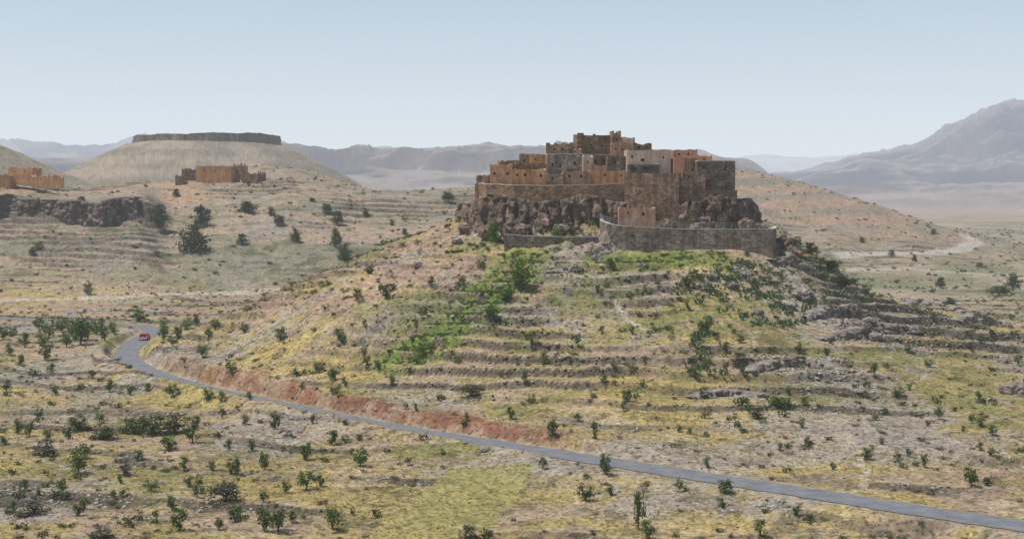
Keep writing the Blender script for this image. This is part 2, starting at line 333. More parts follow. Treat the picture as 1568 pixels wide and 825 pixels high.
col=mix(col,C(.08,.068,.064),ss(.14,.32,slope)*ss(1700,2500,y)*(1-ss(4200,4600,y))*.7)
col=mix(col,C(.18,.135,.10),ss(21,23,rr)*(1-ss(28,33,rr))*ss(-.4,.1,n3)*.75)
lush=seglist([(800,398),(785,430),(745,455),(705,490),(660,525),(610,540)])
ld=pdist(x,y,lush); lm=(1-ss(1.5,7,ld+n2*4+n3*3))*ss(-.2,.25,n3+.15+n4*.4)
col=mix(col,C(.15,.225,.036),lm*.8*(y<300))
gl=ss(.05,.35,n2+n3*.5+.1*np.exp(-((x+5)**2+(y-215)**2)/900.)*2)*ss(5,10,hl)*(1-ss(21,24,hl))*(x<30); col=mix(col,C(.19,.21,.065),gl*.5)
lm2=(1-ss(1,3.5,pdist(x,y,[(14,237.5),(22,236.5),(34,235.5)])+n3*2)); col=mix(col,C(.12,.185,.04),lm2*.65)
field=seglist([(690,716),(820,712),(800,750),(738,824),(560,824),(620,770)])
fm=inpoly(x+n3*.8,y+n3*.8,field)*1.0; fl=.5+.5*np.sin((x*.9+y*.3)*3.5)
fc=mix(full(.30,.275,.10),C(.40,.335,.135),fl*.3+.4*(n2>0)+n3*.3); col=mix(col,fc,fm*.85)
rd=T['rd']; up=T['side']>0
bank=(1-ss(4.8,7.4,rd+n2*2.5+n3))*up*ss(2.6,3.1,rd)*ss(17,24,T['q'])*(1-ss(36,42,T['q']))
col=mix(col,mix(full(.25,.115,.07),C(.33,.215,.15),ss(-.1,.35,n3+n2*.5)),bank*.92)
verge=(1-ss(2.6,3.6,rd+n3*.8)); col=mix(col,C(.37,.30,.22),verge*.6*(1-.6*bank))
for px,w,c in (([(-60,463),(60,459),(170,456),(300,449),(420,443)],2.2,(.50,.42,.32)),([(0,470),(120,470),(250,466),(370,458)],3.0,(.34,.235,.165)),
    ([(1290,392),(1350,389),(1420,388),(1470,383),(1497,372),(1478,360)],4.0,(.48,.43,.37)),([(1292,662),(1312,690),(1326,720),(1322,750)],.5,(.50,.42,.30)),([(945,465),(960,490),(1000,512)],.6,(.5,.42,.33)),([(1300,415),(1400,412),(1568,425)],4,(.41,.36,.29))):
    s_=seglist(px); col=mix(col,C(*c),(1-ss(w*.6,w*1.15,pdist(x,y,s_)+n3*w*.25))*.8)
col=col*(1+.32*n4+.22*n3)[:,None]
col=np.clip(col,.01,.9)
I=np.arange(nr*nc).reshape(nr,nc)
q=np.stack([I[:-1,:-1],I[:-1,1:],I[1:,1:],I[1:,:-1]],-1).reshape(-1,4)
tm,nt=newmat('terrain_ground')
at=N(nt,'ShaderNodeAttribute',attribute_name='gcol'); g=N(nt,'ShaderNodeNewGeometry')
nz=N(nt,'ShaderNodeTexNoise'); nz.inputs['Scale'].default_value=1.4; nz.inputs['Detail'].default_value=8; nz.inputs['Roughness'].default_value=.75; L(nt,g.outputs['Position'],nz.inputs['Vector'])
mr=N(nt,'ShaderNodeMapRange'); mr.inputs['From Min'].default_value=.3; mr.inputs['From Max'].default_value=.7; mr.inputs['To Min'].default_value=.5; mr.inputs['To Max'].default_value=1.5; L(nt,nz.outputs['Fac'],mr.inputs['Value'])
ns=N(nt,'ShaderNodeTexNoise'); ns.inputs['Scale'].default_value=1.9; ns.inputs['Detail'].default_value=3; L(nt,g.outputs['Position'],ns.inputs['Vector'])
ms=N(nt,'ShaderNodeMapRange'); ms.inputs['From Min'].default_value=.56; ms.inputs['From Max'].default_value=.64; ms.inputs['To Min'].default_value=1.0; ms.inputs['To Max'].default_value=.45; L(nt,ns.outputs['Fac'],ms.inputs['Value'])
mu=N(nt,'ShaderNodeMath',operation='MULTIPLY'); L(nt,mr.outputs[0],mu.inputs[0]); L(nt,ms.outputs[0],mu.inputs[1])
vm=N(nt,'ShaderNodeVectorMath',operation='SCALE'); L(nt,at.outputs['Color'],vm.inputs[0]); L(nt,mu.outputs[0],vm.inputs['Scale'])
bs=N(nt,'ShaderNodeBsdfPrincipled'); bs.inputs['Roughness'].default_value=.95; bs.inputs['Specular IOR Level'].default_value=.05; L(nt,vm.outputs[0],bs.inputs['Base Color'])
bp=N(nt,'ShaderNodeBump'); bp.inputs['Strength'].default_value=1.0; bp.inputs['Distance'].default_value=.35; L(nt,nz.outputs['Fac'],bp.inputs['Height']); L(nt,bp.outputs[0],bs.inputs['Normal'])
painted_haze_out(nt,bs.outputs[0])
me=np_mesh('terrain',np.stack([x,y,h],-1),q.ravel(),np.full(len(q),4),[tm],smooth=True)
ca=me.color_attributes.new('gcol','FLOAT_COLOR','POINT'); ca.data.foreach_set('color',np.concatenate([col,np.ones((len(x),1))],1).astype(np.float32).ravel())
addobj('terrain',me)
# mesa caprock
def caprock():
    nA,nZ=520,10; A=np.linspace(0,2*np.pi,nA,endpoint=False); V=[]
    ca_,sa_=np.cos(A),np.sin(A); bx,by=ca_*62,sa_*76
    top=84.6+fbm(bx,by,26,3,4)*1.6+fbm(bx,by,5,2,2)*.7-1.2*(ca_<.25)*ss(.25,-.1,ca_)
    for k in range(nZ):
        f_=k/(nZ-1); z=73+(top-73)*f_
        rr_=1+fbm(bx,by,11,4,2,True)*.05+fbm(bx+k*1.3,by,3.2,2,1)*.015+.06*(1-f_)**1.5
        V.append(np.stack([-277+bx*rr_,1300+by*rr_,z],-1))
    V=np.concatenate(V); Fq=[]
    for k in range(nZ-1):
        for i in range(nA): j=(i+1)%nA; Fq.append((k*nA+i,k*nA+j,(k+1)*nA+j,(k+1)*nA+i))
    Fq.append(tuple((nZ-1)*nA+i for i in range(nA)))
    me=bpy.data.meshes.new('mesa_caprock'); me.from_pydata(V.tolist(),[],Fq); return me
M['mesa']=simple('dark_caprock',[(.055,.038,.032),(.10,.072,.06),(.17,.125,.10)],.10,.8,vor=.2,vscale=.2,zs=.5)
me=caprock(); me.materials.append(M['mesa']); addobj('mesa_caprock',me)
# rock cliffs as blocky fractured sheets
def cliffsheet(name,pts,zb,zt,mat,amp=1.3,bw=1.8,bh=3.0,lean=1.4,step=.22,back=3.,seed=0,topvar=1.2):
    C_=catmull(pts,8)
    L_=np.concatenate([[0],np.cumsum(np.linalg.norm(np.diff(C_,axis=0),axis=1))]); n=int(L_[-1]/step)
    s=np.linspace(0,L_[-1],n); X=np.interp(s,L_,C_[:,0]); Y=np.interp(s,L_,C_[:,1])
    dx,dy=np.gradient(X),np.gradient(Y); l=np.hypot(dx,dy)+1e-9; nx,ny=dy/l,-dx/l
    zb=np.interp(s/L_[-1],np.linspace(0,1,len(zb)),zb); zt=np.interp(s/L_[-1],np.linspace(0,1,len(zt)),zt)
    zt=zt+fbm(s,s*0+seed*3.3,5,3,seed)*topvar; m=int((zt-zb).max()/step)+2
    V=[]
    TB=TAB[seed%6]
    for k in range(m):
        f_=k/(m-1); z=zb+(zt-zb)*f_
        sw=s+fbm(s,z,2.5,2,3)*.5*bw; ci=np.floor(sw/bw).astype(int); ck=np.floor((z+TB[ci&255,7]*bh+fbm(s,z,3,2,2)*.25*bh)/bh).astype(int)
        c1=TB[ci&255,ck&255]; ci2=np.floor(sw/(bw*.42)+.3).astype(int); ck2=np.floor(z/(bh*.4)+TB[ci2&255,3]).astype(int); c2=TB[ci2&255,(ck2+90)&255]
        off=lean*(1-f_)+amp*(.55*c1+.28*c2)+amp*.5*fbm(s,z*.5,7,3,1)+.17*amp*fbm(s,z,.9,3,4)
        fr=(sw/bw)%1; off=off-amp*.5*(np.minimum(fr,1-fr)<.07)
        V.append(np.stack([X+nx*off,Y+ny*off,z],-1))
    V.append(np.stack([X-nx*back,Y-ny*back,zt-.2],-1)); m+=1
    V=np.concatenate(V); I_=np.arange(m*n).reshape(m,n)
    q_=np.stack([I_[:-1,:-1],I_[:-1,1:],I_[1:,1:],I_[1:,:-1]],-1).reshape(-1,4)
    me=np_mesh(name,V,q_.ravel(),np.full(len(q_),4),[mat]); return addobj(name,me)
def pp_(l): return [P(u,300,yy)[:2] for u,yy in l]
cliffsheet('rock_cliff',pp_([(712,274),(716,264),(724,256.5),(745,252.6),(790,250.0),(850,248.4),(905,247.9),(962,248.0)]),[23,22,21,21,21,21],[28.2,29.2,29.0,30.3,29.2,29.8,28.6],'rock',1.25,1.9,3.2,1.9,seed=1)
cliffsheet('rock_cliff',pp_([(1008,247.8),(1041,247.9),(1075,248.4),(1110,250),(1136,252.5),(1150,258),(1158,268)]),[21,21,20,20,20],[26.5,28.8,29.6,29.4,30.2,28.6,27],'rock',1.2,1.7,2.8,2.2,seed=2)
lx=[]
for u in range(-260,236,18):
    yy=472.5+2.2*math.sin(u*.031)+1.2*math.sin(u*.11); tx,_=ray(u,330); lx.append((tx*yy,yy))
zb_=[float(H(a,b-7)[0])-2.0 for a,b in lx]; zt_=[float(H(a,b+7)[0])+.9 for a,b in lx]; zt_[-1]=zb_[-1]+2.5
cliffsheet('rock_cliff',lx,zb_,zt_,'cliff',1.5,2.4,2.4,1.8,step=.32,back=7,seed=3,topvar=1.1)
for pxs,hh_ in (([(1236,492),(1262,486),(1295,486),(1345,492)],2.0),([(1368,472),(1400,468),(1440,470),(1470,474)],1.6),([(1262,524),(1310,516),(1360,512),(1408,516)],1.1),([(1150,574),(1200,563),(1240,562),(1296,572)],.9),([(1470,500),(1505,494),(1540,500)],1.7),([(1060,612),(1120,606),(1170,610)],.6),([(838,420),(880,416),(925,420)],.9),([(1180,405),(1215,408),(1250,418)],1.6)):
    g_=[ground(a,b) for a,b in pxs]; cliffsheet('rock_ledge',[(a,b) for a,b,c in g_],[c-.6 for a,b,c in g_],[c+hh_*(.4 if i in (0,len(g_)-1) else 1) for i,(a,b,c) in enumerate(g_)],'grock',.8,1.2,1.0,.5,step=.14,back=2.5,seed=int(pxs[0][0])%5,topvar=.6)
# ---------------------------------------------------------------- road
M['asph']=simple('asphalt',[(.11,.113,.122),(.145,.15,.16),(.18,.183,.193)],.5,.1)
mb=MB()
dv=np.gradient(RLF,axis=0); dv/=np.linalg.norm(dv,axis=1)[:,None]; nn=np.stack([-dv[:,1],dv[:,0]],1)
for i in range(len(RLF)-1):
    e=[]
    for j in (i,i+1):
        w=2.2+.12*math.sin(j*1.7)+.08*math.sin(j*.61)
        e.append((RLF[j]-nn[j]*w,RLF[j]+nn[j]*w))
    mb.quad([(*e[0][0],.07),(*e[1][0],.07),(*e[1][1],.07),(*e[0][1],.07)][::-1],'asph')
mb.obj('road')
# ---------------------------------------------------------------- buildings
def wall(mb,o,d,n,Lw,z0,z1,ops,k,rec=.3):
    S=sorted({0,Lw,*[max(.05,min(Lw-.05,v)) for a in ops for v in a[:2]]}); Z=sorted({z0,z1,*[v for a in ops for v in a[2:4]]})
    def pt(s,z,i=0): return (o[0]+d[0]*s-n[0]*i,o[1]+d[1]*s-n[1]*i,z)
    for a,b in zip(S[:-1],S[1:]):
        for c,e in zip(Z[:-1],Z[1:]):
            ms,mz=(a+b)/2,(c+e)/2
            if any(q[0]<ms<q[1] and q[2]<mz<q[3] for q in ops): continue
            mb.quad([pt(a,c),pt(b,c),pt(b,e),pt(a,e)],k)
    for a,b,c,e in ops:
        mb.quad([pt(a,c,rec),pt(b,c,rec),pt(b,e,rec),pt(a,e,rec)],'dark')
        mb.quad([pt(a,c),pt(a,c,rec),pt(a,e,rec),pt(a,e)],k); mb.quad([pt(b,c),pt(b,e),pt(b,e,rec),pt(b,c,rec)],k)
        mb.quad([pt(a,c),pt(b,c),pt(b,c,rec),pt(a,c,rec)],k); mb.quad([pt(a,e),pt(a,e,rec),pt(b,e,rec),pt(b,e)],k)
def house(name,u0,u1,vt,vb,yf,dep,k,ang=0,win=None,par=.5,jag=.13,merl=None,cap=None,sc=1.):
    R=random.Random(int(u0*7+vt)); x0,_,z1=P(u0,vt,yf); x1,_,z0=P(u1,vb,yf); W=x1-x0
    a=math.radians(ang); d=(math.cos(a),math.sin(a)); e=(-d[1],d[0]); W=W/math.cos(a)
    zr=z1-par; mb=MB(); win=win or []
    ops=[]
    for (u,v,w,hh) in win:
        sx=(u-u0)/(u1-u0)*W; wm=w*yf/F/2*.78; zc=P(u,v,yf)[2]; hm=hh*yf/F/2*.8
        if sx-wm<.1 or sx+wm>W-.1 or zc+hm>zr or any(abs(sx-(o[0]+o[1])/2)<wm*2.2 for o in ops): continue
        ops.append((sx-wm,sx+wm,zc-hm,zc+hm))
    A=(x0,yf); B=(x0+d[0]*W,yf+d[1]*W); Cc=(B[0]+e[0]*dep,B[1]+e[1]*dep); D=(A[0]+e[0]*dep,A[1]+e[1]*dep)
    zb=min(z0,z1-2.2)-1.5
    wall(mb,A,d,(-e[0],-e[1]),W,zb,zr,ops,k)
    for s_,e_,Lw in ((B,e,dep),(Cc,(-d[0],-d[1]),W),(D,(-e[0],-e[1]),dep)):
        nrm=(e_[1],-e_[0]); oo=[]
        if Lw>3.2 and z1-z0>2.5:
            c0=R.uniform(1.2,Lw-1.2); oo=[(c0-.3,c0+.3,zr-1.5,zr-.8)]
        wall(mb,s_,e_,nrm,Lw,zb,zr,oo,k)
    mb.quad([(*A,zr),(*B,zr),(*Cc,zr),(*D,zr)],'roofm')
    th=.32; cs=[A,B,Cc,D]
    def inn(p):
        s=(p[0]-A[0])*d[0]+(p[1]-A[1])*d[1]; t=(p[0]-A[0])*e[0]+(p[1]-A[1])*e[1]
        s=min(max(s,th),W-th); t=min(max(t,th),dep-th); return (A[0]+d[0]*s+e[0]*t,A[1]+d[1]*s+e[1]*t)
    pts=[]
    for i in range(4):
        p,q_=cs[i],cs[(i+1)%4]; l=math.dist(p,q_); n=max(2,int(l/.7))
        for j in range(n): pts.append((p[0]+(q_[0]-p[0])*j/n,p[1]+(q_[1]-p[1])*j/n))
    jj=jag*(.5 if cap else 1)
    zz=[z1+R.uniform(-jj,jj)-(R.random()<(.05 if cap else .18))*R.random()*.4 for _ in pts]; n=len(pts)
    kc=cap or k
    for i in range(n):
        j=(i+1)%n; p,q_=pts[i],pts[j]; pi,qi=inn(p),inn(q_)
        zl=.14 if cap else 0
        mb.quad([(*p,zr),(*q_,zr),(*q_,zz[j]-zl),(*p,zz[i]-zl)],k)
        if cap: mb.quad([(*p,zz[i]-zl),(*q_,zz[j]-zl),(*q_,zz[j]),(*p,zz[i])],'cap')
        mb.quad([(*p,zz[i]),(*q_,zz[j]),(*qi,zz[j]),(*pi,zz[i])],kc)
        mb.quad([(*pi,zr),(*pi,zz[i]),(*qi,zz[j]),(*qi,zr)],k)
    if merl:
        for mu0,mu1,mv in merl:
            ma=(mu0-u0)/(u1-u0)*W; mc=(mu1-u0)/(u1-u0)*W; zt=P(mu0,mv,yf)[2]
            for tt_ in (0.02,dep-.55):
                q4=[(A[0]+d[0]*s+e[0]*t,A[1]+d[1]*s+e[1]*t) for s,t in ((ma+.02,tt_),(mc-.02,tt_),(mc-.02,tt_+.5),(ma+.02,tt_+.5))]
                b=[(*p,z1-.3) for p in q4]; t4=[(*p,zt+R.uniform(-.05,.05)) for p in q4]
                for i in range(4): mb.quad([b[i],b[(i+1)%4],t4[(i+1)%4],t4[i]],k)
                mb.quad(t4,k)
    if R.random()<.5 and W>3:
        for i in range(int(W/.9)):
            s=.5+i*.9; px,py=A[0]+d[0]*s,A[1]+d[1]*s
            mb.cyl((px+e[0]*.1,py+e[1]*.1,zr-.12),(px-e[0]*.22,py-e[1]*.22,zr-.12),.06,.06,'wood',5)
    return mb.obj(name)
house('kasbah_keep',884,937,207,240,268,8,'stone',3,[(905,222,3,4),(922,224,3,4)],merl=[(884,894,203.5),(908,912,205)])
house('stone_tower',937,951,203,240,266,4,'stone',3,[(944,213,3,4)],par=.3,merl=[(937,940.5,200.5),(946.5,950.5,200.5)])
house('stone_house',951,972,210,240,267,5,'pink',-3,[(960,220,4,4)],cap='cap')
house('stone_house',970,998,219,240,265,6,'stone',4,[(978,226,5,4),(990,226,3,4)])
house('stone_house',836,879,221,245,266,7,'stone',-3,[(848,229,3,4),(862,229,3,4)],merl=[(836,842,218.5),(848,853,219),(860,866,219),(872,878,218.5)])
house('stone_house',879,890,228,245,264,5,'brown',0,[])
house('ochre_house',812,838,236,262,262,5,'orange',5,[(820,244,3,4)],cap='cap')
house('stone_house',795,813,236,262,263,6,'stone',-4,[(803,246,4,5)])
house('brown_house',765,797,245,270,261,6,'brown',5,[(775,253,3,4),(787,253,3,4)])
house('stone_house',838,893,235,275,256.5,7,'stone2',2,[(846,252,4,6),(858,254,4,5),(880,250,4,6),(864,242,3,3)],cap='cap')
house('brown_house',750,784,252,284,257,7,'brown',-4,[(757,266,4,5),(777,266,4,6)])
house('ochre_house',783,836,259,284,254,4,'orange',1,[(792,268,4,5),(804,268,5,5),(828,269,4,6)])
house('brown_house',788,838,250,270,258.5,4,'stone',1,[(796,255,3,3),(828,255,3,3)])
house('stone_house',729,748,268,290,259,5,'stone',-6,[(736,274,3,3)])
house('stone_house',893,938,236,268,259,6,'brown',6,[(912,247,4,6),(925,246,4,5)],cap='cap')
house('pale_house',893,908,238,262,256,3,'pink',8,[(900,248,3,5)])
house('stone_house',930,962,240,268,257,4,'stone2',3,[(941,249,4,5)])
house('ochre_house',903,959,262,284,253.5,4,'orange',-1,[(912,268,4,5),(926,268,5,4),(951,269,3,4)])
house('brown_house',862,904,262,284,252.8,3,'brown',1,[(872,270,4,5),(890,270,4,6)])
house('stone_house',836,863,266,284,252.2,3,'stone',-2,[(846,273,3,5)])
house('brown_house',906,930,253,266,255.2,2.5,'brown',-3,[(917,258,3,4)])
house('brown_house',936,962,219,255,261,6,'brown',-3,[(943,228,3,4),(953,229,3,5)])
house('pink_house',960,1027,230,262,255.5,7,'pink',1,[(968,240,4,5),(984,245,7,5),(1016,241,3,5)],cap='cap')
house('brown_house',962,1010,251,275,252.6,2.5,'stone2',0,[(972,258,4,4),(988,258,5,4)],cap='cap')
house('pink_house',998,1031,229,245,262,5,'pink',-5,[(1012,235,3,3)])
house('red_house',1027,1068,229,262,263,6,'red',3,[(1040,236,4,4),(1054,236,4,4)])
house('brown_house',1010,1068,242,282,256,6,'brown',2,[(1018,252,3,4),(1034,249,5,6),(1060,260,3,5)])
house('red_house',1032,1048,240,252,254.5,1.4,'red',0,[(1040,246,4,5)])
house('ochre_house',1048,1090,238,262,260,5,'orange',-2,[(1060,243,3,4),(1078,244,3,4)])
house('stone_house',1068,1126,246,296,254,9,'stone2',3,[(1078,256,4,5),(1110,258,4,5),(1085,278,3,5)],cap='cap')
house('stone_house',1045,1080,262,300,252.5,5,'stone',-2,[(1055,271,3,4)])
house('stone_house',948,1004,318,342,245.5,3,'brown',3,[(962,326,3,4),(985,328,5,6)])
house('stone_tower',1086,1104,300,330,249.3,2,'stone',-4,[(1095,308,3,4)],jag=.3)
house('ochre_house',300,355,254,276,556,10,'orange',-4,[(312,262,2.5,3),(330,262,2,3),(346,262,2,3)],jag=.3,cap='cap')
house('ruined_stone_house',278,301,259,279,560,9,'stone',6,[(286,265,3,4)],jag=.9)
house('ruined_stone_house',355,370,253,276,562,8,'stone',-8,[(364,262,3,5)],jag=1.1)
house('ruined_stone_house',370,396,265,284,556,9,'stone',-10,[(385,270,3,4)],jag=1.0)
house('ruined_stone_house',268,280,268,280,552,6,'stone2',5,[],jag=.7)
house('ochre_house',12,50,257,276,520,9,'orange',-5,[(22,263,2,3),(38,263,2,3)],jag=.4)
house('ruined_ochre_house',48,90,270,282,512,8,'orange',6,[(62,275,2,3)],jag=.9)
house('ruined_ochre_house',-30,14,268,282,515,8,'orange',3,[(-8,272,2,3)],jag=.8)
def masonry(name,pts,th,zb,k,kc,jag=.06,step=.8):
    R=random.Random(len(pts)+int(pts[0][0])); W=[P(u,v,yy) for u,v,yy in pts]; Q=[]
    for a,b in zip(W[:-1],W[1:]):
        n=max(1,int(math.dist(a[:2],b[:2])/step))
        for i in range(n): Q.append([a[j]+(b[j]-a[j])*i/n for j in range(3)])
    Q.append(list(W[-1])); mb=MB(); Q=np.array(Q); Q[:,2]+=[R.uniform(-jag,jag) for _ in Q]
    d=np.gradient(Q[:,:2],axis=0); d/=np.linalg.norm(d,axis=1)[:,None]+1e-9; n_=np.stack([-d[:,1],d[:,0]],1)
    for i in range(len(Q)-1):
        a,b=Q[i],Q[i+1]; ai=a[:2]+n_[i]*th; bi=b[:2]+n_[i+1]*th; cz=.12 if kc=='cap' else 0
        mb.quad([(a[0],a[1],zb),(b[0],b[1],zb),(b[0],b[1],b[2]-cz),(a[0],a[1],a[2]-cz)],k)
        if cz: mb.quad([(a[0],a[1],a[2]-cz),(b[0],b[1],b[2]-cz),tuple(b),tuple(a)],kc)
        mb.quad([tuple(a),tuple(b),(bi[0],bi[1],b[2]),(ai[0],ai[1],a[2])],kc)
        mb.quad([(bi[0],bi[1],zb),(ai[0],ai[1],zb),(ai[0],ai[1],a[2]),(bi[0],bi[1],b[2])],k)
    for i in (0,len(Q)-1):
        a=Q[i]; ai=a[:2]+n_[i]*th; mb.quad([(a[0],a[1],zb),(a[0],a[1],a[2]),(ai[0],ai[1],a[2]),(ai[0],ai[1],zb)],k)
    return mb.obj(name)
masonry('rampart_wall',[(728,279,270),(727,280,261),(744,281,255),(788,283,251.6),(850,283.5,249.8),(905,282.5,249.2),(957,280,249)],.6,22,'stone','cap')
masonry('rampart_wall',[(955,270,253),(956,266,248.6),(1000,265,248.2),(1040,265.5,248.4),(1042,267,253)],.6,22,'stone','stone')
masonry('rampart_wall',[(1041,277,249.4),(1062,279,249.6),(1080,291,250),(1128,291,251.5),(1129,291,262)],.6,22,'stone','stone')
masonry('rampart_wall',[(1004,318,246),(1040,312,246.5),(1060,322,246.5)],.5,22,'stone','stone')
masonry('bastion_wall',[(921,331,254),(918,335,246),(920,338,242.5),(932,342,240.4),(960,346,239.6),(1040,350,239),(1120,350,238.6),(1184,350,238.3),(1189,349,246),(1189,346,256)],.6,14,'stone2','cap',.05)
masonry('path_wall',[(772,358,243.8),(820,361,242.4),(870,362,241.8),(917,362,241.5)],.4,19,'stone2','cap',.05)
mb=MB(); xs,ys,zs=P(1096,342,246)
for i in range(12): mb.box(xs+i*.12,xs+1.6+i*.12,ys+i*.35,ys+(i+1)*.35-.003,zs-3,zs+i*.22,'stone2')
mb.obj('stone_staircase')
mb=MB(); FP=[P(u,v,yy) for u,v,yy in [(919,336,244),(924,340,242.3),(934,342,240.9),(960,346,240.0),(1040,350,239.4),(1120,350,239),(1180,350,238.8)]]
for a,b in zip(FP[:-1],FP[1:]):
    n=max(1,int(math.dist(a,b)/1.1))
    for i in range(n):
        p=[a[j]+(b[j]-a[j])*i/n for j in range(3)]; mb.cyl((p[0],p[1],p[2]-.1),(p[0],p[1],p[2]+1.0),.045,.045,'metal',4)
    for hz in (.35,.65,.98): mb.cyl((a[0],a[1],a[2]+hz),(b[0],b[1],b[2]+hz),.03,.03,'metal',4)
mb.obj('railing_fence')
mb=MB(); FP=[P(u,v,yy) for u,v,yy in [(772,358,244),(820,361,242.6),(870,362,242),(917,362,241.7)]]
for a,b in zip(FP[:-1],FP[1:]):
    for i in range(4):
        p=[a[j]+(b[j]-a[j])*i/4 for j in range(3)]; mb.box(p[0]-.10,p[0]+.10,p[1]-.10,p[1]+.10,p[2]-.2,p[2]+.7,'stone2')
    mb.cyl((a[0],a[1],a[2]+.6),(b[0],b[1],b[2]+.6),.04,.04,'wood',4)
mb.obj('path_balustrade')
# ---------------------------------------------------------------- rocks
def hull(seed,n=18,fl=.7):
    R=random.Random(seed); bm=bmesh.new()
    for _ in range(n):
        v=Vector((R.gauss(0,1),R.gauss(0,1),R.gauss(0,1))).normalized()*R.uniform(.75,1.05); bm.verts.new((v.x,v.y,v.z*fl))
    r=bmesh.ops.convex_hull(bm,input=bm.verts)
    for e in [g_ for g_ in r['geom_interior'] if isinstance(g_,bmesh.types.BMVert)]: bm.verts.remove(e)
    bmesh.ops.triangulate(bm,faces=bm.faces); bm.verts.index_update()
    V=np.array([v.co[:] for v in bm.verts]); Ls=np.array([v.index for f in bm.faces for v in f.verts]); To=np.array([len(f.verts) for f in bm.faces]); bm.free(); return V,Ls,To
RT=[hull(i,11) for i in range(8)]
def crag(name,u,v,yy,s,seed,mat='rock',rz=0,strat=0,sub=5):
    bm=bmesh.new(); bmesh.ops.create_icosphere(bm,subdivisions=sub,radius=1)
    for w in bm.verts:
        p=w.co.copy(); o=Vector((seed*3.1,seed*1.7,seed*.3)); q_=p*1.25+o
        b_=Vector((q_.x*1.7,q_.y*1.7,q_.z*.8)); vd=mn.voronoi(b_)[0]; crk=min(.16,(vd[1]-vd[0])*.9)-.08
        n=mn.fractal(q_*.8,1,2,3)*.34+mn.fractal(q_*4,1,2,3)*.05
        m_=max(abs(p.x),abs(p.y),abs(p.z)); w.co=p*(.82+.18/m_*1.0+n+crk*1.1)
    me=bpy.data.meshes.new(name); bm.to_mesh(me); bm.free(); me.materials.append(M[mat])
    o=addobj(name,me); o.location=P(u,v,yy); o.scale=s; o.rotation_euler=(0,0,rz); return o
cr=[(716,352,255,1.6,1.2),(745,352,249,1.5,1.1),(800,352,246,1.7,1.1),(860,350,245.2,1.5,1.0),(1020,344,246.6,1.5,1.2),(1070,347,246,1.9,1.0),(1142,345,251,1.7,1.4),(1160,354,256,2.3,1.7),(1198,372,252,1.8,1.3),(1215,385,250,1.6,1.1)]
for i,(u,v,yy,sx,sz) in enumerate(cr): crag('rock_outcrop',u,v+2,yy,(sx*.92,1.5,sz*.98),i+1,'rock',i*.7,sub=4)
for i,(u,v,s) in enumerate([(818,375,1.0),(1230,455,1.7),(1205,470,1.2),(1300,475,1.3),(1390,462,1.1),(1420,468,1.4),(1452,466,1.2),(1500,492,1.7),(1522,496,1.3),(1554,602,2.0),(1274,478,1.1),(1330,496,1.3),(1365,505,1.1),(640,408,.8),(700,372,1.0),(735,480,.5),(440,668,.6),(430,662,.5),(1205,395,1.3),(1225,410,1.2),(742,690,.6),(1400,505,1.0),(1340,520,1.0),(1180,560,.8),(1250,558,.9),(1470,480,1.0),(1540,500,1.1),(1120,440,1.0),(1090,425,.9),(1160,480,.8)]):
    x_,y_,z_=ground(u,v); o=crag('boulder',u,v,y_,(s*1.1,s*.9,s*.65),40+i,'grock',i,sub=4); o.location=(x_,y_,z_+.1*s)
def rand_pts(n,ymin,ymax,tmax=.40,pw=1.):
    yy=np.sqrt(rng.random(n)*(ymax**2-ymin**2)+ymin**2); return (rng.random(n)*2-1)*tmax*yy,yy
def scat(name,temps,n,ymin,ymax,dens,smin,smax,mat,zf=1.,sink=.2,tmax=.40,rdmin=3.4):
    X,Y=rand_pts(n,ymin,ymax,tmax); t_=terrain(X,Y); p=dens(X,Y,t_)
    k=(rng.random(n)<p)&(t_['rd']>rdmin)&~((np.hypot(X-18,Y-272)<24))&~((X>14)&(X<44.5)&(Y>238)&(Y<258))
    X,Y,hh=X[k],Y[k],t_['h'][k]; s=smin+(smax-smin)*rng.random(len(X))**2.2
    sc=np.stack([s*rng.uniform(.8,1.25,len(s)),s*rng.uniform(.8,1.25,len(s)),s*zf*rng.uniform(.7,1.2,len(s))],-1)
    return scatter(name,temps,np.stack([X,Y,hh-sink*s*zf],-1),sc,rng.random(len(X))*6.28,mat)
cl=lambda a:np.clip(a,0,1)
nofield=lambda X,Y:1-inpoly(X,Y,field)*.97
scat('terrace_wall_stones',RT,170000,112,420,lambda X,Y,t:cl(t['rm'])*.9*ss(-.35,.15,fbm(X,Y,11,3,3)+.12)*nofield(X,Y),.15,.48,'rubble',.8,.1)
scat('terrace_wall_stones',RT,50000,420,640,lambda X,Y,t:cl(t['rm'])*.6,.25,.65,'rubble',.8,.1)
scat('loose_stones',RT,75000,112,420,lambda X,Y,t:(.03+.45*ss(.08,.35,fbm(X,Y,16,4,0)+RB(X,Y)+.35*np.exp(-((X-52)**2+(Y-235)**2)/260.)+.1*ss(8,14,t['hill'])))*nofield(X,Y),.08,.5,'rubble',.75,.15)
hp=[(1150,1300,548,572),(1285,1400,500,525),(905,935,372,395),(1130,1170,405,430),(1100,1200,768,785),(430,470,650,668)]
Xs=[];Ys=[]
for u0,u1,v0,v1 in hp:
    a=ground(u0,v1); b=ground(u1,v0); n=450
    Xs.append(rng.uniform(a[0],b[0],n)); Ys.append(rng.uniform(min(a[1],b[1]),max(a[1],b[1]),n))
Xs=np.concatenate(Xs); Ys=np.concatenate(Ys); k=fbm(Xs,Ys,3,3,1)>-.15; Xs=Xs[k];Ys=Ys[k]; hz=H(Xs,Ys); s=rng.uniform(.15,.5,len(Xs))
scatter('rubble_heap',RT,np.stack([Xs,Ys,hz],-1),np.stack([s,s,s*.8],-1),rng.random(len(Xs))*6.28,'rubble')
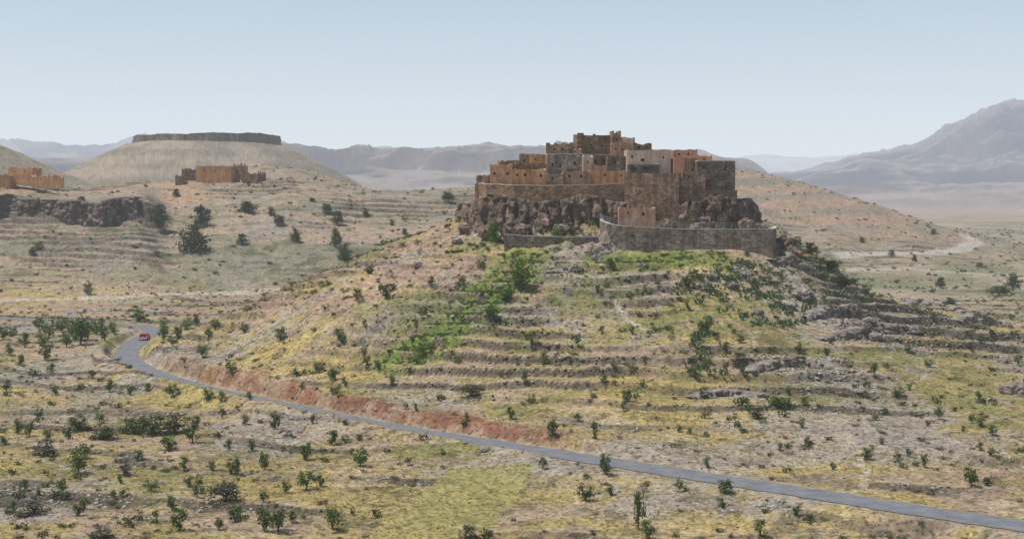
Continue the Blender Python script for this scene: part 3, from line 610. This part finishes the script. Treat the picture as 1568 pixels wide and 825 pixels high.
# ---------------------------------------------------------------- vegetation
def leafcloud(R,cent,rad,n,size,flat=.85,zmin=0.02):
    ci=R.integers(0,len(cent),n); p=cent[ci]+R.normal(0,1,(n,3))*rad[ci][:,None]*np.array([.5,.5,.5*flat]); p[:,2]=np.maximum(p[:,2],zmin)
    a=R.normal(0,1,(n,3)); a/=np.linalg.norm(a,axis=1)[:,None]; b=np.cross(a,R.normal(0,1,(n,3))); b/=np.linalg.norm(b,axis=1)[:,None]
    s=(size*R.uniform(.6,1.3,n))[:,None]
    V=np.stack([p-a*s-b*s*.55,p+a*s-b*s*.45,p+a*s*.8+b*s*.6,p-a*s*.9+b*s*.5],1).reshape(-1,3); return V
def shrub_t(seed,n=90,size=.12,up=.75):
    R=np.random.default_rng(seed); k=7; th=R.random(k)*6.28; rd_=R.random(k)**.6*.62
    c=np.stack([np.cos(th)*rd_,np.sin(th)*rd_,R.uniform(.2,.8,k)*up],-1); V=leafcloud(R,c,R.uniform(.3,.5,k),n,size)
    return V,np.arange(4*n),np.full(n,4)
ST=[shrub_t(i) for i in range(7)]; STf=[shrub_t(20+i,50,.17) for i in range(5)]
def tuft_t(seed,n=7):
    R=np.random.default_rng(seed); V=[]
    for i in range(n):
        a=R.random()*6.28; b=np.array([math.cos(a),math.sin(a),0])*R.random()*.35; t=np.array([math.cos(a)*.6,math.sin(a)*.6,1])*R.uniform(.6,1.1); w=np.array([-math.sin(a),math.cos(a),0])*.11
        V+= [b-w,b+w,b+t]
    return np.array(V),np.arange(3*n),np.full(n,3)
TT=[tuft_t(i) for i in range(5)]
scat('shrubs',ST,18000,112,420,lambda X,Y,t:(.06+.38*cl(t['rm'])+.22*ss(.0,.35,fbm(X,Y,20,3,1))+.28*ss(7,14,t['hill'])+.35*ss(18,22,t['hill']))*nofield(X,Y)*.85,.28,1.05,'shrub',.95,.05)
scat('dry_scrub',ST,14000,112,420,lambda X,Y,t:(.16+.35*cl(t['rm'])+.2*ss(.0,.35,fbm(X,Y,14,3,4))+.1*ss(7,14,t['hill']))*nofield(X,Y),.2,.75,'scrub',.8,.05)
scat('distant_shrubs',STf,24000,400,900,lambda X,Y,t:.10+.16*ss(.0,.3,fbm(X,Y,30,3,2))+.14*cl(t['rm']),.35,1.5,'shrub',.8,.05)
scat('plain_shrubs',STf,13000,330,1300,lambda X,Y,t:.32*ss(.12,.17,X/Y)*(t['bg']<4)*(.4+ss(-.1,.3,fbm(X,Y,50,2,3))),.6,2.2,'shrub',.8,.05)
scat('dry_grass',TT,90000,112,260,lambda X,Y,t:.08+.5*ss(-.1,.3,fbm(X,Y,9,3,2)+.2)*(1-ss(150,260,Y)*.6),.10,.32,'grass',1.2,.0,rdmin=2.9)
L_=np.array(lush); ti=rng.random(500)*(len(lush)-1.001); i0=ti.astype(int); fr=(ti-i0)[:,None]; pp=L_[i0]*(1-fr)+L_[i0+1]*fr+rng.normal(0,2.1,(500,2))
s=rng.uniform(.25,.7,500)
scatter('green_herbs',ST,np.stack([pp[:,0],pp[:,1],H(pp[:,0],pp[:,1])],-1),np.stack([s,s,s*.7],-1),rng.random(500)*6.28,'herb')
pp=np.stack([rng.uniform(14,36,130),rng.normal(236.6,.8,130)],-1); s=rng.uniform(.2,.6,130)
scatter('green_herbs',ST,np.stack([pp[:,0],pp[:,1],H(pp[:,0],pp[:,1])],-1),np.stack([s,s,s*.7],-1),rng.random(130)*6.28,'herb')
up_=[]
for (u,v) in [(730,345),(748,350),(770,352),(795,352),(815,345),(826,330),(838,345),(850,352),(868,350),(885,350),(900,340),(920,330),(1075,338),(1105,345),(1150,350),(1190,365),(712,335),(704,345),(690,350)]:
    for _ in range(3):
        a,b,c=ground(u+random.uniform(-8,8),v+random.uniform(0,10)); up_.append((a,min(b,246.5),0))
up_=np.array(up_); up_[:,2]=H(up_[:,0],up_[:,1]); s=rng.uniform(.4,1.0,len(up_))
scatter('cliff_foot_shrubs',ST,up_,np.stack([s,s,s],-1),rng.random(len(up_))*6.28,'herb')
def cactus_t(seed):
    R=np.random.default_rng(seed); V=[];Ls=[];To=[]
    def pad(p,d,r,lvl):
        ax=R.normal(0,1,3); ax[2]*=.3; w=np.cross(d,ax); w/=np.linalg.norm(w); c=p+d*r; b=len(V)
        for i in range(8): a=i/8*6.283; V.append(c+d*math.cos(a)*r+w*math.sin(a)*r*.7)
        Ls.extend(range(b,b+8)); To.append(8)
        if lvl<2:
            for _ in range(R.integers(1,4)):
                dd=d+w*R.uniform(-.9,.9)+R.normal(0,.3,3); dd/=np.linalg.norm(dd); pad(c+d*r*.7,dd,r*.9,lvl+1)
    for _ in range(6):
        a=R.random()*6.28; pad(np.array([math.cos(a)*.4,math.sin(a)*.4,-.05]),np.array([math.cos(a)*.4,math.sin(a)*.4,.82]),.22,0)
    return np.array(V),np.array(Ls),np.array(To)
CT=[cactus_t(i) for i in range(6)]
cp_=[]
for _ in range(330):
    u=random.uniform(1040,1340); v=random.uniform(402,505)
    if (abs(u-1190)/155+abs(v-445)/52)<1.25: cp_.append(ground(u,v))
for _ in range(40): cp_.append(ground(random.gauss(1075,14),random.uniform(500,580)))
for _ in range(14): cp_.append(ground(random.uniform(1130,1210),random.uniform(610,640)))
cp_=np.array(cp_); s=rng.uniform(.5,1.05,len(cp_))
scatter('prickly_pear_cactus',CT,cp_,np.stack([s,s,s],-1),rng.random(len(cp_))*6.28,'cact')
def tree_mesh(name,seed,mat,n=420,size=.05,low=.22,wide=False,k=12,sparse=1.):
    R=np.random.default_rng(seed); mb=MB()
    th=R.random(k)*6.28; hh=R.uniform(low,.9,k)
    prof=np.sin(np.clip((hh-low+.12)/(1.02-low+.12),0,1)*math.pi)**.7 if not wide else np.sqrt(np.clip(1-((hh-low)/(1-low))**2,0,1))
    rr_=prof*R.uniform(.12,.40,k)
    c=np.stack([np.cos(th)*rr_,np.sin(th)*rr_,hh],-1); rad=R.uniform(.12,.24,k)*sparse
    top=np.array([R.normal(0,.04),R.normal(0,.04),low+.18])
    mid=Vector((top[0]*.4,top[1]*.6,low*.6)); tr=.035
    mb.cyl((0,0,-.06),mid,tr*1.25,tr,'bark'); mb.cyl(mid,top,tr,tr*.75,'bark')
    for i in range(0,k):
        e=Vector(c[i]); m_=(Vector(top)+e)/2+Vector(R.normal(0,.03,3)); mb.cyl(top if i%2 else mid,m_,tr*.5,tr*.32,'bark',5); mb.cyl(m_,e,tr*.32,tr*.12,'bark',4)
    V=leafcloud(R,c,rad,n,size,.9,low*.45); b=len(mb.v); mb.v+= [tuple(v) for v in V]; kk=mb.mi(mat)
    for i in range(n): mb.f.append((b+4*i,b+4*i+1,b+4*i+2,b+4*i+3)); mb.m.append(kk)
    return mb.mesh(name)
AL=[tree_mesh('almond_tree_mesh',i,'leaf',520,.042,.2,k=12) for i in range(6)]
BR=[tree_mesh('fig_tree_mesh',20+i,'leafb',700,.042,.12,True,k=15) for i in range(3)]
AR=[tree_mesh('argan_tree_mesh',40+i,'leafd',1100,.038,.12,True,k=20) for i in range(4)]
GB=[tree_mesh('broom_bush_mesh',60+i,'leafg',700,.04,.08,True,k=16) for i in range(3)]
DK=[tree_mesh('bush_mesh',70+i,'leafd',800,.035,.06,True,k=18) for i in range(3)]
def plant(name,ms,u,v,w,hp_=None,i=0):
    x_,y_,z_=ground(u,v)
    if float(roaddist(np.array([x_]),np.array([y_]))[0][0])<3.6: return
    hp_=hp_ or w*.95; m_=F/y_
    o=addobj(name,ms[i%len(ms)]); o.location=(x_,y_,z_-.05); ww=w/m_*1.13; o.scale=(ww,ww,hp_/m_*1.06); o.rotation_euler=(0,0,(u*13+v)%6.28)
arg=[(380,327,25),(309,347,32),(241,348,34),(297,386,50,40),(427,346,22),(371,375,17),(416,331,13),(453,371,18,20),(500,326,16,18),(516,345,20,20),(515,380,18,28),(528,398,26),(686,312,20),(125,316,14),(270,302,12),(560,330,10),(478,310,9),(600,345,9),(620,360,10),(50,390,12),(380,285,8),(1365,392,10),(1440,440,16),(1455,470,24,14),(1530,452,34,20),(1550,443,22),(1320,372,9),(1240,390,30,18),(1270,415,32,20),(1215,385,26,18),(1290,440,30,16),(1400,400,10),(1500,410,12),(1430,360,10)]
for i,a in enumerate(arg): plant('argan_tree',AR,*a,**({'i':i}))
al=[(135,452,16,20),(75,517,30,30),(122,528,34,40),(148,512,18,22),(38,532,20,22),(70,552,26,26),(60,385,16,14),(120,725,32,38),(128,702,22,24),(95,755,14,18),(38,752,16,18),(275,812,28,34),(265,780,20,22),(232,752,24,20),(425,815,34,34),(405,814,24,42),(448,800,16,18),(466,705,22,24),(405,719,20,30),(552,714,26,28),(510,812,32,36),(258,690,24,24),(295,678,26,28),(302,655,16,18),(508,682,20,24),(280,577,26,20),(265,608,18,20),(318,613,18,18),(340,616,13,16),(323,588,12,14),(420,657,20,26),(168,600,18,20),(125,600,14,14),(105,672,20,22),(845,672,22,28),(781,642,14,20),(928,727,24,34),(897,767,26,26),(831,719,14,20),(935,758,14,16),(978,812,22,56),(990,826,26,30),(1110,757,28,24),(1106,780,14,18),(1040,753,12,20),(1083,718,12,20),(1165,822,20,26),(1220,790,16,16),(1290,781,14,24),(1487,745,26,32),(1438,643,16,20),(1502,653,18,16),(1520,667,18,16),(1416,716,14,22),(1327,703,18,20),(1375,610,18,16),(1338,576,14,20),(1208,606,14,16),(1137,578,12,16),(1085,568,16,20),(960,616,18,20),(1077,610,14,18),(803,586,12,20),(638,557,22,18),(562,566,14,16),(518,525,20,16),(430,523,20,22),(355,572,18,20),(310,548,20,20),(600,595,12,18),(815,530,18,22),(592,457,22,22),(546,457,16,16),(660,440,14,14),(735,410,14,12),(565,420,16,14),(1050,443,22,18),(1083,512,28,28),(1133,525,14,14),(940,570,12,10),(885,530,10,14),(968,512,10,14),(988,560,10,14),(1275,720,12,12),(1190,625,30,18),(620,340,10,10),(470,750,30,30),(438,755,16,20),(362,728,18,26),(282,722,14,22),(185,740,12,16),(715,645,10,14),(648,650,10,14),(1228,655,12,16),(1560,560,14,16),(1390,700,10,14),(1350,680,10,12),(10,600,16,20),(45,668,18,22),(28,665,18,24),(155,505,14,18),(272,520,16,20),(360,800,20,22),(540,790,8,14),(335,812,14,20),
(95,508,22,22),(60,505,18,18),(110,515,22,26),(20,515,16,16),(285,505,20,18),(300,500,16,16),(330,505,14,16),(250,520,20,16),(160,522,20,22),(175,512,20,20),(15,545,16,20),(50,580,14,16),(85,605,16,16),(140,580,14,14),(200,605,14,14),(225,600,14,14),(60,640,14,16),(340,640,14,16),(375,650,16,16),(350,690,14,16),(385,690,14,16),(325,720,12,16),(305,745,12,18),(130,780,18,20),(60,760,10,12),(20,785,18,18),(490,745,14,18),(365,790,14,18),
(102,532,20,24),(135,520,24,28),(65,530,18,20),(170,535,18,22),(5,520,20,20),(30,560,16,18),(265,530,16,18),(320,520,14,16),(375,510,14,14)]
for i,a in enumerate(al): plant('almond_tree',AL,*a,**({'i':i}))
R=random.Random(11)
for i in range(60):
    u=R.uniform(430,1520); v=R.uniform(440,700)
    if v>400+abs(u-950)*.10: plant('almond_tree',AL,u,v,R.uniform(8,15),R.uniform(9,16),i=i)
for i in range(22): plant('almond_tree',AL,R.uniform(0,560),R.uniform(560,815),R.uniform(10,18),R.uniform(11,20),i=i)
for i,a in enumerate([(185,531,38,36),(212,493,24,20),(798,442,38,46),(757,372,26,34),(853,372,18,24),(753,487,26,20),(700,555,14,12),(250,512,18,18),(775,460,18,18),(935,406,20,12),(125,520,28,28)]): plant('fig_tree',BR,*a,**({'i':i}))
for i,a in enumerate([(70,697,46,24),(50,788,50,22),(343,768,54,30),(155,824,44,20),(715,824,32,20),(720,608,34,20),(190,728,26,26),(1130,560,26,14)]): plant('broom_bush',GB,*a,**({'i':i}))
for i,a in enumerate([(205,664,54,30),(235,664,56,28),(268,662,40,26),(155,672,50,22),(120,660,36,26),(1160,640,26,16)]): plant('mastic_bush',DK,*a,**({'i':i}))
mb=MB(); R=random.Random(5)
def br(p,d,l,r,n):
    e=p+d*l; mb.cyl(p,e,r,r*.6,'bark',5)
    if n:
        for _ in range(3): br(e,(d+Vector((R.gauss(0,.5),R.gauss(0,.5),R.uniform(-.1,.5)))).normalized(),l*.7,r*.6,n-1)
x_,y_,z_=ground(985,762); br(Vector((x_,y_,z_-.1)),Vector((0,0,1)),.6,.07,4); mb.obj('bare_tree')
# ---------------------------------------------------------------- car
car=bpy.data.objects.new('red_car',None); bpy.context.scene.collection.objects.link(car)
def part(mbb,name,parent):
    o=mbb.obj(name); o.parent=parent; return o
mb=MB(); prof=[(-2.0,.32),(-2.02,.75),(-1.95,.95),(-1.75,1.38),(-1.2,1.46),(.1,1.44),(.75,.98),(1.75,.84),(2.0,.68),(2.03,.32)]
for sgn in (-1,1):
    mb.quad([(sgn*(.84 if z<1 else .66),yy,z) for yy,z in (prof if sgn>0 else prof[::-1])],'carred')
for (a,b),(c,d_) in zip(prof,prof[1:]+prof[:1]):
    wa=.84 if b<1 else .66; wb=.84 if d_<1 else .66
    mb.quad([(-wa,a,b),(-wb,c,d_),(wb,c,d_),(wa,a,b)],'carred')
part(mb,'body',car)
mb=MB()
mb.quad([(-.62,-1.985,1.0),(-.58,-1.80,1.36),(.58,-1.80,1.36),(.62,-1.985,1.0)],'glass')
mb.quad([(-.62,.74,1.02),(.62,.74,1.02),(.60,.18,1.42),(-.60,.18,1.42)],'glass')
for sgn in (-1,1): mb.quad([(sgn*.82,-1.6,1.02),(sgn*.70,-1.45,1.38),(sgn*.70,.05,1.38),(sgn*.82,.6,1.02)],'glass')
part(mb,'windows',car)
mb=MB(); mb.box(-.80,.80,-2.10,-2.025,.34,.58,'white'); mb.box(-.26,.26,-2.075,-2.03,.66,.78,'white'); mb.box(-.8,-.6,-2.06,-2.01,.72,.9,'white'); mb.box(.6,.8,-2.06,-2.01,.72,.9,'white'); part(mb,'bumper_and_plate',car)
for wi,(wx,wy) in enumerate(((-.8,-1.3),(.8,-1.3),(-.8,1.25),(.8,1.25))):
    mb=MB(); mb.cyl((wx-.1,wy,.31),(wx+.1,wy,.31),.31,.31,'tyre',16); mb.cyl((wx-.12,wy,.31),(wx+.12,wy,.31),.17,.17,'metal',10); part(mb,'wheel_%d'%(wi+1),car)
tx,tz=ray(221,521); yy=-CAMZ/tz; px=tx*yy; i=int(np.argmin(np.hypot(RLF[:,0]-px,RLF[:,1]-yy))); c=RLF[i]+nn[i]*-.9
car.location=(c[0],c[1],.075); car.rotation_euler=(0,0,math.atan2(dv[i][1],dv[i][0])-math.pi/2)
x_,y_,z_=ground(107,494); sg=bpy.data.objects.new('road_sign',None); bpy.context.scene.collection.objects.link(sg); sg.location=(x_,y_,z_)
mb=MB(); mb.cyl((-.45,0,-.2),(-.45,0,2.6),.05,.05,'metal'); mb.cyl((.45,0,-.2),(.45,0,2.6),.05,.05,'metal'); part(mb,'posts',sg)
mb=MB(); mb.box(-.8,.8,-.10,-.06,1.5,2.8,'white'); mb.box(-.6,.6,-.108,-.102,2.2,2.35,'glass'); mb.box(-.6,.4,-.108,-.102,1.85,1.98,'glass'); part(mb,'panel',sg)
# ---------------------------------------------------------------- light
SD=Vector((-.66,-.10,1.4)).normalized(); el_=math.asin(SD.z); az=math.atan2(SD.x,SD.y)
sun=bpy.data.lights.new('sun','SUN'); sun.energy=5.0; sun.angle=math.radians(.5); sun.color=(1,.96,.895)
so=bpy.data.objects.new('sun',sun); bpy.context.scene.collection.objects.link(so); so.rotation_euler=SD.to_track_quat('Z','Y').to_euler()
w=bpy.data.worlds.new('World'); bpy.context.scene.world=w; w.use_nodes=True; nt=w.node_tree
bgn=nt.nodes['Background']; sk=nt.nodes.new('ShaderNodeTexSky'); sk.sky_type='NISHITA'; sk.sun_disc=False; sk.sun_elevation=el_; sk.sun_rotation=az; sk.air_density=1.0; sk.dust_density=.9; sk.ozone_density=2.0; sk.altitude=300
ST_=.10
tcn=nt.nodes.new('ShaderNodeTexCoord'); sx=nt.nodes.new('ShaderNodeSeparateXYZ'); L(nt,tcn.outputs['Generated'],sx.inputs[0])
ab=N(nt,'ShaderNodeMath',operation='ABSOLUTE'); L(nt,sx.outputs['Z'],ab.inputs[0])
dd=N(nt,'ShaderNodeMath',operation='DIVIDE'); L(nt,ab.outputs[0],dd.inputs[0]); dd.inputs[1].default_value=-.20
ee=N(nt,'ShaderNodeMath',operation='EXPONENT'); L(nt,dd.outputs[0],ee.inputs[0])
m8=N(nt,'ShaderNodeMath',operation='MULTIPLY'); L(nt,ee.outputs[0],m8.inputs[0]); m8.inputs[1].default_value=.93
mxr=N(nt,'ShaderNodeMix',data_type='RGBA'); L(nt,m8.outputs[0],mxr.inputs[0]); L(nt,sk.outputs[0],mxr.inputs[6]); mxr.inputs[7].default_value=(.79/ST_,.86/ST_,.95/ST_,1)
L(nt,mxr.outputs[2],bgn.inputs['Color']); bgn.inputs['Strength'].default_value=ST_
cam=bpy.data.cameras.new('camera'); cam.sensor_width=36; cam.lens=F/1568*36; cam.clip_end=60000; cam.clip_start=1
co=bpy.data.objects.new('camera',cam); bpy.context.scene.collection.objects.link(co); co.location=(0,0,CAMZ); co.rotation_euler=(math.pi/2-PITCH,0,0)
sc=bpy.context.scene; sc.camera=co; sc.view_settings.view_transform='Standard'; sc.view_settings.look='None'; sc.view_settings.exposure=0
